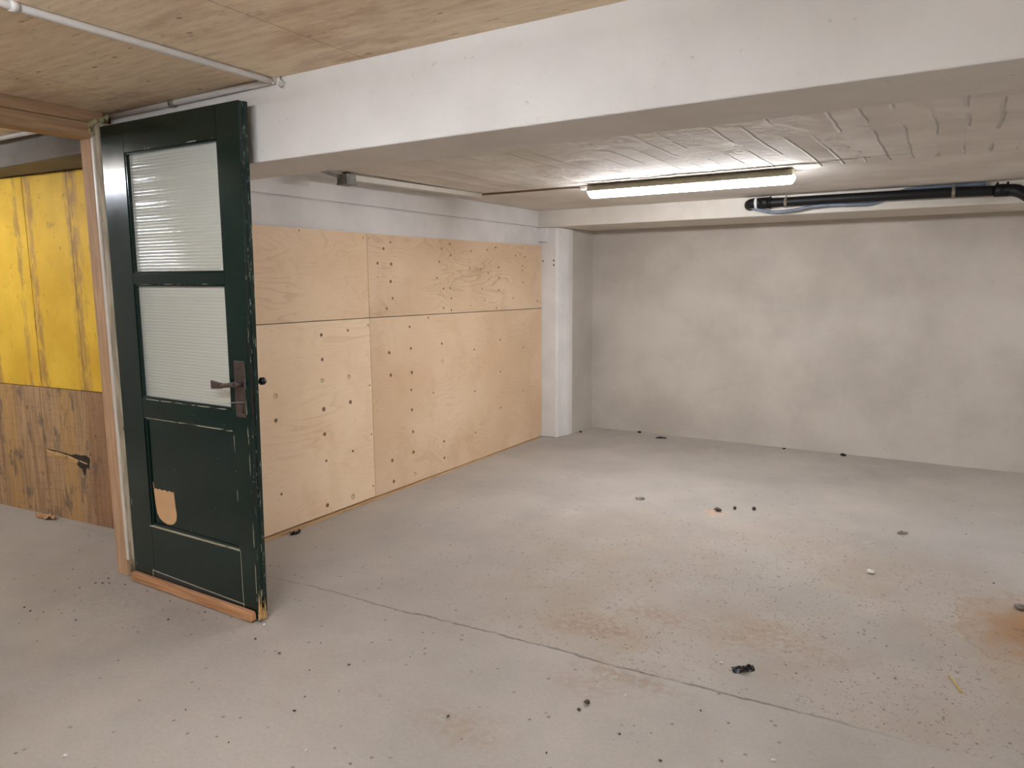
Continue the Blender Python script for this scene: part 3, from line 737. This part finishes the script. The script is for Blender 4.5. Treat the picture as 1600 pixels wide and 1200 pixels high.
# ------------------------------------------------------------------ lamps
def lamp(loc, axis, L, label, mat, grp=None):
    t = thing('tube_lamp', loc, label, 'lamp', grp)
    h = L/2; w_ = 0.052
    def P(a, b, z): return (loc[0]+a, loc[1]+b, loc[2]+z) if axis == 'x' else (loc[0]+b, loc[1]+a, loc[2]+z)
    def prof(bm, pts, a0, a1, inset=0.0):
        rings = []
        for a in (a0, a1):
            sg = 1 if a > 0 else -1
            rings.append([bm.verts.new(P(a - sg*inset*max(0.0, -z-0.044), b, z)) for b, z in pts])
        bm.faces.new(rings[0]); bm.faces.new(rings[1][::-1])
        for i in range(len(pts)):
            j = (i+1) % len(pts); f = bm.faces.new((rings[0][i], rings[0][j], rings[1][j], rings[1][i]))
    bm = bmesh.new()
    prof(bm, [(-w_*0.75, -0.004), (w_*0.75, -0.004), (w_, -0.020), (w_+0.010, -0.047), (-w_-0.010, -0.047), (-w_, -0.020)], -h+0.008, h-0.008)
    part('housing', bm, mat['body'], t, bevel=0.004)
    bm = bmesh.new()
    prof(bm, [(-w_+0.004, -0.043), (w_-0.004, -0.043), (w_-0.015, -0.062), (w_-0.026, -0.078), (w_-0.038, -0.088), (-w_+0.038, -0.088), (-w_+0.026, -0.078), (-w_+0.015, -0.062)], -h, h, inset=0.35)
    d = part('diffuser', bm, mat['emit'], t, bevel=0.010); d.modifiers['bevel'].angle_limit = math.radians(60)
    for k in range(5):
        a = -h + 0.10 + (L-0.2)*k/4
        bm = bmesh.new(); tube(bm, [P(a, -w_-0.006, -0.030), P(a, -w_-0.006, -0.050)], 0.004, 6)
        part('clip', bm, mat['body'], t)
    return t
def batten(loc, L, label, mat, grp=None):
    t = thing('batten_lamp', loc, label, 'lamp', grp)
    x, y, z = loc; h = L/2
    part('body', B(x-h, x+h, y-0.03, y+0.03, z-0.045, z), M['lampbody'], t, bevel=0.004)
    for s_ in (-1, 1):
        part('tube_holder', B(x+s_*(h-0.012)-0.012, x+s_*(h-0.012)+0.012, y-0.065, y+0.065, z-0.085, z-0.045), M['pvc'], t, bevel=0.004)
        bm = bmesh.new(); tube(bm, [(x-h+0.024, y+s_*0.045, z-0.068), (x+h-0.024, y+s_*0.045, z-0.068)], 0.013, 14)
        part('tube', bm, mat, t)
    return t
lamp((-1.508, 4.60, SZ), 'x', 1.335, 'lit white tube lamp on the ceiling of the back bay', {'body': M['lampbody'], 'emit': M['emit_back']})
lamp((2.6, 4.60, SZ), 'x', 1.335, 'lit white tube lamp on the slab of the bay, outside the right edge', {'body': M['lampbody'], 'emit': M['emit_bay']})
G = 'tube lamps outside the picture'
batten((-1.55, 0.35, CZ), 1.3, 'lit twin tube lamp on the wooden ceiling nearest the white beam', M['emit_near'], G)
batten((-1.6, -2.2, CZ), 1.3, 'added unseen twin tube fill lamp on the wooden ceiling behind the viewer, beside the partition', M['fill_far'], G)
batten((1.3, -2.6, CZ), 1.3, 'added unseen twin tube fill lamp on the wooden ceiling behind the viewer, on the right', M['fill_right'], G)
batten((-5.5, 0.85, CZ), 1.3, 'lit twin tube lamp on the ceiling of the side room', M['emit_side'], G)

# ------------------------------------------------------------------ conduit, trunking, box
bm = bmesh.new()
ct = thing('ceiling_conduit', (-2.385, 2.08, CZ), 'white conduit crossing the wooden ceiling and following the beam to the door frame', 'conduit')
tube(bm, smooth_path([(-2.385, -2.9, CZ-0.013), (-2.385, 0.4, CZ-0.013), (-2.385, 1.9, CZ-0.013), (-2.386, 2.075, CZ-0.013)], 4), 0.0125, 12)
part('pipe', bm, M['pvc'], ct)
bm = bmesh.new(); tube(bm, [(-2.375, 2.084, CZ-0.013), (-3.0, 2.085, CZ-0.014), (-3.52, 2.085, CZ-0.014)], 0.0125, 12)
part('pipe', bm, M['pvc'], ct)
for y in (0.2, 1.15):
    bm = bmesh.new(); tube(bm, [(-2.385, y-0.012, CZ-0.013), (-2.385, y+0.012, CZ-0.013)], 0.016, 12)
    part('saddle_clip', bm, M['pvc'], ct)
bm = bmesh.new(); tube(bm, [(-3.02, 2.085, CZ-0.014), (-3.05, 2.085, CZ-0.014)], 0.017, 12)
part('saddle_clip', bm, M['clip'], ct)
bm = bmesh.new(); tube(bm, smooth_path([(-6.9, 2.02, CZ-0.013), (-5.2, 2.04, CZ-0.013), (-4.25, 2.06, CZ-0.013), (-4.05, 2.10, CZ-0.012)]), 0.0125, 12)
tag(obj('side_conduit', bm, M['pvc'], origin=(-5, 2.05, CZ)), 'white conduit on the ceiling in front of the grey beam above the yellow panels', 'conduit')
# hook
bm = bmesh.new(); cx, cy, cz = -2.338, 2.088, CZ-0.028
tube(bm, [(cx, cy, CZ), (cx, cy, cz+0.013)] + [(cx + 0.013*math.sin(a), cy, cz + 0.013*math.cos(a)) for a in [0.3*k for k in range(1, 19)]], 0.0022, 8)
tag(obj('ceiling_hook', bm, M['steel'], origin=(cx, cy, CZ)), 'small ring hook in the wooden ceiling right of the conduit bend', 'hook')

tk = thing('cable_trunking', (-3.07, 3.9, SZ), 'pale cable trunking along the ceiling from the junction box to the tube lamp', 'trunking')
bm = bmesh.new()
vs = []
for (x, y, zt, h) in ((-3.115, 3.30, SZ-0.012, 0.034), (-3.045, 4.56, SZ-0.001, 0.030)):
    vs.append([bm.verts.new((x+a, y, zt-b)) for a, b in ((-0.02, 0), (0.02, 0), (0.02, h), (-0.02, h))])
bm.faces.new(vs[0]); bm.faces.new(vs[1][::-1])
for i in range(4): bm.faces.new((vs[0][i], vs[0][(i+1) % 4], vs[1][(i+1) % 4], vs[1][i]))
part('channel', bm, M['trunk'], tk, bevel=0.002)
bm = bmesh.new(); tube(bm, smooth_path([(-3.03, 4.565, SZ-0.008), (-2.7, 4.58, SZ-0.008), (-2.35, 4.595, SZ-0.007), (-2.22, 4.60, SZ-0.012)]), 0.0065, 10)
part('cable', bm, M['tan'], tk)
bm = bmesh.new(); box(bm, -2.235, -2.155, 4.575, 4.615, SZ-0.028, SZ-0.004); part('lead_in', bm, M['trunk'], tk, bevel=0.004)
jb = thing('junction_box', (-3.12, 3.25, SZ), 'small dusty grey junction box on the ceiling near the beam', 'junction box')
part('body', B(-3.165, -3.085, 3.215, 3.295, SZ-0.068, SZ-0.012), M['dustgrey'], jb, bevel=0.004)
part('lid', B(-3.168, -3.082, 3.212, 3.298, SZ-0.075, SZ-0.066), M['dustgrey'], jb, bevel=0.003)
bm = bmesh.new(); tube(bm, [(-3.13, 3.215, SZ-0.03), (-3.15, 3.12, SZ-0.014), (-3.16, 3.05, SZ-0.006)], [0.012, 0.010, 0.006], 10); part('cable_gland', bm, M['dustgrey'], jb)
bm = bmesh.new(); box(bm, -3.14, -3.11, 3.24, 3.27, SZ-0.012, SZ); part('spacer', bm, M['dark'], jb)

# ------------------------------------------------------------------ black waste pipe
wpipe = thing('waste_pipe', (-0.6, 5.95, 2.09), 'black plastic waste pipe hanging along the lintel below the ceiling', 'pipe')
PY = 5.928
bm = bmesh.new(); tube(bm, smooth_path([(-1.31, PY, 2.093), (-0.8, PY, 2.093), (-0.2, PY, 2.090), (0.20, PY, 2.083)], 6), 0.034, 20)
part('pipe', bm, M['abs'], wpipe)
bm = bmesh.new(); tube(bm, [(-1.335, PY, 2.095), (-1.26, PY, 2.094)], 0.042, 20)
tube(bm, [(-1.262, PY, 2.094), (-1.252, PY, 2.094)], 0.046, 20)
part('sleeve', bm, M['abs'], wpipe)
bm = bmesh.new(); tube(bm, smooth_path([(-1.33, PY, 2.096), (-1.385, PY+0.004, 2.095), (-1.42, PY+0.03, 2.09), (-1.425, PY+0.06, 2.085)], 5), 0.040, 18)
part('elbow', bm, M['abs'], wpipe)
bm = bmesh.new()
tube(bm, [(-1.372, PY-0.002, 2.095), (-1.352, PY-0.002, 2.0955)], [0.0415, 0.0425], 18, caps=False)
tag(part('label_band', bm, M['tape'], wpipe), label='white tape band')
bm = bmesh.new(); tube(bm, [(0.19, PY, 2.083), (0.27, PY, 2.081)], 0.042, 20)
for x in (0.205, 0.262): tube(bm, [(x, PY-0.005, 2.12), (x, PY-0.005, 2.136)], 0.007, 8)
part('sleeve', bm, M['abs'], wpipe)
bm = bmesh.new(); tube(bm, smooth_path([(0.262, PY, 2.081), (0.30, PY-0.01, 2.078), (0.335, PY-0.03, 2.062), (0.37, PY-0.06, 2.035), (0.42, PY-0.11, 1.99), (0.60, PY-0.27, 1.84)], 5), 0.040, 18)
part('elbow', bm, M['abs'], wpipe)
for x in (-1.142, -0.045):
    bm = bmesh.new(); tube(bm, [(x-0.010, PY, 2.091), (x+0.010, PY, 2.091)], 0.0375, 18)
    tube(bm, [(x, PY, 2.128), (x, PY, SZ+0.004)], 0.005, 8)
    part('hanger', bm, M['clip'], wpipe)
# hose
HZ = [(-1.42, 5.935, 2.072), (-1.327, 5.93, 2.040), (-1.22, 5.925, 2.020), (-1.089, 5.93, 2.026), (-0.952, 5.935, 2.046), (-0.818, 5.94, 2.050), (-0.644, 5.95, 2.045), (-0.54, 5.976, 2.050), (-0.44, 5.985, 2.085), (-0.33, 5.976, 2.130), (-0.084, 5.966, 2.137), (0.14, 5.966, 2.137)]
bm = bmesh.new(); tube(bm, smooth_path(HZ, 5), 0.0125, 10)
tag(obj('hose', bm, M['hose'], origin=(-0.6, 5.95, 2.05)), 'thin blue-grey hose sagging under the black waste pipe', 'hose')

# ------------------------------------------------------------------ foam at the frame corner
bm = bmesh.new()
random.seed(11)
for (x, y, z, r) in ((-3.585, 1.992, 2.245, 0.016), (-3.56, 1.992, 2.252, 0.014), (-3.535, 1.995, 2.255, 0.014), (-3.51, 2.0, 2.262, 0.014), (-3.49, 2.02, 2.270, 0.013), (-3.505, 2.05, 2.285, 0.014), (-3.53, 2.07, 2.298, 0.013), (-3.56, 1.996, 2.225, 0.015), (-3.54, 2.0, 2.21, 0.012)):
    r_ = bmesh.ops.create_icosphere(bm, subdivisions=2, radius=r, matrix=Matrix.Translation((x, y, z)) @ Matrix.Diagonal((1.25, 0.8, 0.9, 1)))
    for v in r_['verts']: v.co += v.normal*0 + Vector(mnoise.noise_vector(v.co*60))*0.004
for f in bm.faces: f.smooth = True
tag(obj('foam_bead', bm, M['foam'], origin=(-3.55, 2.0, 2.25)), 'pale greenish foam squeezed out at the top corner of the door frame', 'foam')

# ------------------------------------------------------------------ things lying on the floor
def chunk(name, x, y, s, mat, label, cat, grp=None, seed=0, sub_=2, jag=0.45, rz=0.0):
    rnd = random.Random(seed)
    bm = bmesh.new(); bmesh.ops.create_icosphere(bm, subdivisions=sub_, radius=1.0)
    o_ = Vector((rnd.random()*50, rnd.random()*50, 0))
    for v in bm.verts:
        v.co *= 1 + jag*mnoise.noise(v.co*1.7 + o_)
        v.co = Vector((v.co.x*s[0], v.co.y*s[1], v.co.z*s[2]))
    mz = min(v.co.z for v in bm.verts); R_ = Matrix.Rotation(rz, 3, 'Z')
    for v in bm.verts:
        v.co.z -= mz; v.co = R_ @ v.co + Vector((x, y, 0.0))
    return tag(obj(name, bm, mat, origin=(x, y, 0)), label, cat, grp)

def scrap(name, x, y, L, W, H, mat, label, cat, seed=0, rz=0.0, th=0.002, nx=9, ny=5):
    """a crumpled strip lying on the floor"""
    rnd = random.Random(seed); o_ = Vector((rnd.random()*40, rnd.random()*40, 0))
    bm = bmesh.new(); g = []
    for i in range(nx):
        row = []
        for j in range(ny):
            a = (i/(nx-1)-0.5); b = (j/(ny-1)-0.5)
            w_ = W*(1-1.2*abs(a)*(0.6+0.4*mnoise.noise(Vector((a*5, 0, 0))+o_)))
            px = a*L*(1+0.15*mnoise.noise(Vector((b*6, 3, 0))+o_)); py = b*w_
            pz = th + H*max(0.0, 0.35+1.4*mnoise.noise(Vector((a*3.5, b*4, 1))+o_))
            row.append(bm.verts.new((px, py, pz)))
        g.append(row)
    for i in range(nx-1):
        for j in range(ny-1): bm.faces.new((g[i][j], g[i+1][j], g[i+1][j+1], g[i][j+1]))
    r_ = bmesh.ops.extrude_face_region(bm, geom=bm.faces[:])
    for v in r_['geom']:
        if isinstance(v, bmesh.types.BMVert): v.co.z -= th*0.9
    R_ = Matrix.Rotation(rz, 3, 'Z')
    for v in bm.verts: v.co = R_ @ v.co + Vector((x, y, 0))
    return tag(obj(name, bm, mat, origin=(x, y, 0)), label, cat)

scrap('rubber_scrap', -0.600, 2.690, 0.085, 0.045, 0.018, M['blackscrap'], 'crumpled black rubber scrap on the floor beyond the crack', 'scrap', 3, 0.75)
scrap('rubber_scrap', -3.300, 2.885, 0.062, 0.035, 0.020, M['blackscrap'], 'black scrap lying against the foot of the plywood near the door', 'scrap', 8, 1.2)
scrap('dry_leaf', -1.762, 4.587, 0.062, 0.045, 0.014, M['greychip'], 'small curled grey-brown leaf left of the orange floor stain', 'leaf', 5, 0.4)
scrap('dry_leaf', -0.163, 4.716, 0.060, 0.040, 0.016, M['greychip'], 'small curled grey-brown leaf on the floor toward the right edge', 'leaf', 14, 0.9)
scrap('wood_scrap', -4.93, 2.27, 0.16, 0.06, 0.035, M['shaving'], 'pale torn wood scrap at the foot of the splintered brown board', 'wood scrap', 21, 0.25, 0.004)
scrap('curled_strip', -2.306, 6.529, 0.10, 0.03, 0.012, M['blackscrap'], 'thin black curled strip on the floor near the far left corner', 'scrap', 31, 0.5)
chunk('stone', -1.139, 4.685, (0.011, 0.011, 0.011), M['stone'], 'small dark stone just right of the orange floor stain', 'stone', seed=1)
chunk('stone', -1.026, 4.734, (0.012, 0.012, 0.012), M['stone'], 'second small dark stone right of the orange floor stain', 'stone', seed=2)
chunk('stone', -1.222, 4.585, (0.026, 0.012, 0.012), M['stone'], 'dark sliver of stone lying on the orange floor stain', 'stone', seed=3)
chunk('plaster_chip', -0.268, 3.972, (0.020, 0.014, 0.011), M['whitechip'], 'pale plaster chip alone on the floor, left of the rust stain', 'chip', seed=4)
chunk('plaster_chip', 0.365, 3.86, (0.032, 0.018, 0.014), M['greychip'], 'grey mortar lump on the rust stain at the right edge', 'chip', seed=5)
chunk('stone', -1.023, 2.179, (0.011, 0.009, 0.008), M['stone'], 'dark pebble on the near side of the crack, below its middle', 'stone', seed=6)
chunk('stone', -1.030, 2.128, (0.008, 0.006, 0.005), M['stone'], 'smaller dark pebble beside the larger one near the crack', 'stone', seed=7)
chunk('plaster_chip', -0.386, 2.197, (0.008, 0.006, 0.004), M['whitechip'], 'white chip near the bottom edge of the picture, right of centre', 'chip', seed=8)
chunk('plaster_chip', -2.335, 1.06, (0.008, 0.006, 0.005), M['whitechip'], 'white chip near the bottom left of the picture', 'chip', seed=9)
chunk('plaster_chip', -1.691, 1.476, (0.004, 0.006, 0.003), M['whitechip'], 'tiny white chip at the bottom of the picture, left of centre', 'chip', seed=10)
chunk('plaster_chip', -0.922, 2.295, (0.005, 0.005, 0.004), M['whitechip'], 'tiny white chip just in front of the crack', 'chip', seed=11)
chunk('plaster_chip', -0.685, 2.698, (0.006, 0.005, 0.004), M['whitechip'], 'tiny white chip just left of the crumpled black rubber scrap', 'chip', seed=12)
chunk('plaster_chip', -2.508, 1.992, (0.006, 0.006, 0.006), M['whitechip'], 'tiny white chip at the free corner of the green door', 'chip', seed=13)
for i, (x, y, r_) in enumerate(((-2.58, 6.66, .02), (-3.10, 6.40, .016), (-1.2, 6.64, .014), (-0.714, 6.62, .024))):
    chunk('grit_lump', x, y, (r_, r_*0.7, r_*0.5), M['blackscrap'], 
          ('black crumb by the foot of the grey wall above the curled strip', 'black crumb on the floor in the far left corner', 'black crumb at the foot of the grey wall, left of a larger one', 'largest black crumb at the foot of the grey wall')[i], 'crumb', seed=20+i)
# yellow straw
bm = bmesh.new(); tube(bm, [(0.083, 3.045, 0.003), (0.105, 2.99, 0.006), (0.125, 2.935, 0.003)], 0.0028, 6)
tag(obj('straw', bm, M['straw'], origin=(0.1, 2.99, 0)), 'single yellow straw on the floor below the rust stain', 'straw')
# grit too small to tell apart
specks = [(-0.854,2.074),(-0.689,2.013),(-0.661,2.344),(-2.176,2.007),(-1.947,1.936),(-2.772,1.488),(-3.628,1.537),(-3.472,1.444),(-4.183,2.215),(-4.161,2.074),(-2.232,1.417),(-3.587,1.88),(-1.406,1.862),(-1.849,1.784),(-0.138,3.179),(0.239,4.278),(0.269,4.14),(0.162,4.892),(-3.62,1.93),(-3.56,1.90),(-3.47,1.93),(-3.40,1.92),(-3.30,1.94),(-3.10,1.93),(-2.95,1.92),(-2.85,1.94),(-2.75,1.93)]
rnd = random.Random(40)
for k in range(34):
    specks.append((rnd.uniform(-4.0, -0.6), rnd.uniform(1.3, 1.97)))
base = None
for i, (x, y) in enumerate(specks):
    if base is None:
        base = chunk('grit', x, y, (0.0055, 0.0042, 0.003), M['stone'], 'tiny dark grit speck on the bare concrete floor', 'grit', 'scattered grit on the floor', seed=30, sub_=1)
        continue
    c = base.copy(); COL.objects.link(c); c.location = (x, y, 0); c.rotation_euler = (0, 0, rnd.uniform(0, 6.28))
    if 18 <= i <= 26:
        c['label'] = 'tiny dark grit speck at the foot of the green door and its frame'; c['group'] = 'grit along the foot of the door'
    s_ = rnd.uniform(0.5, 1.25); c.scale = (s_, s_, s_)
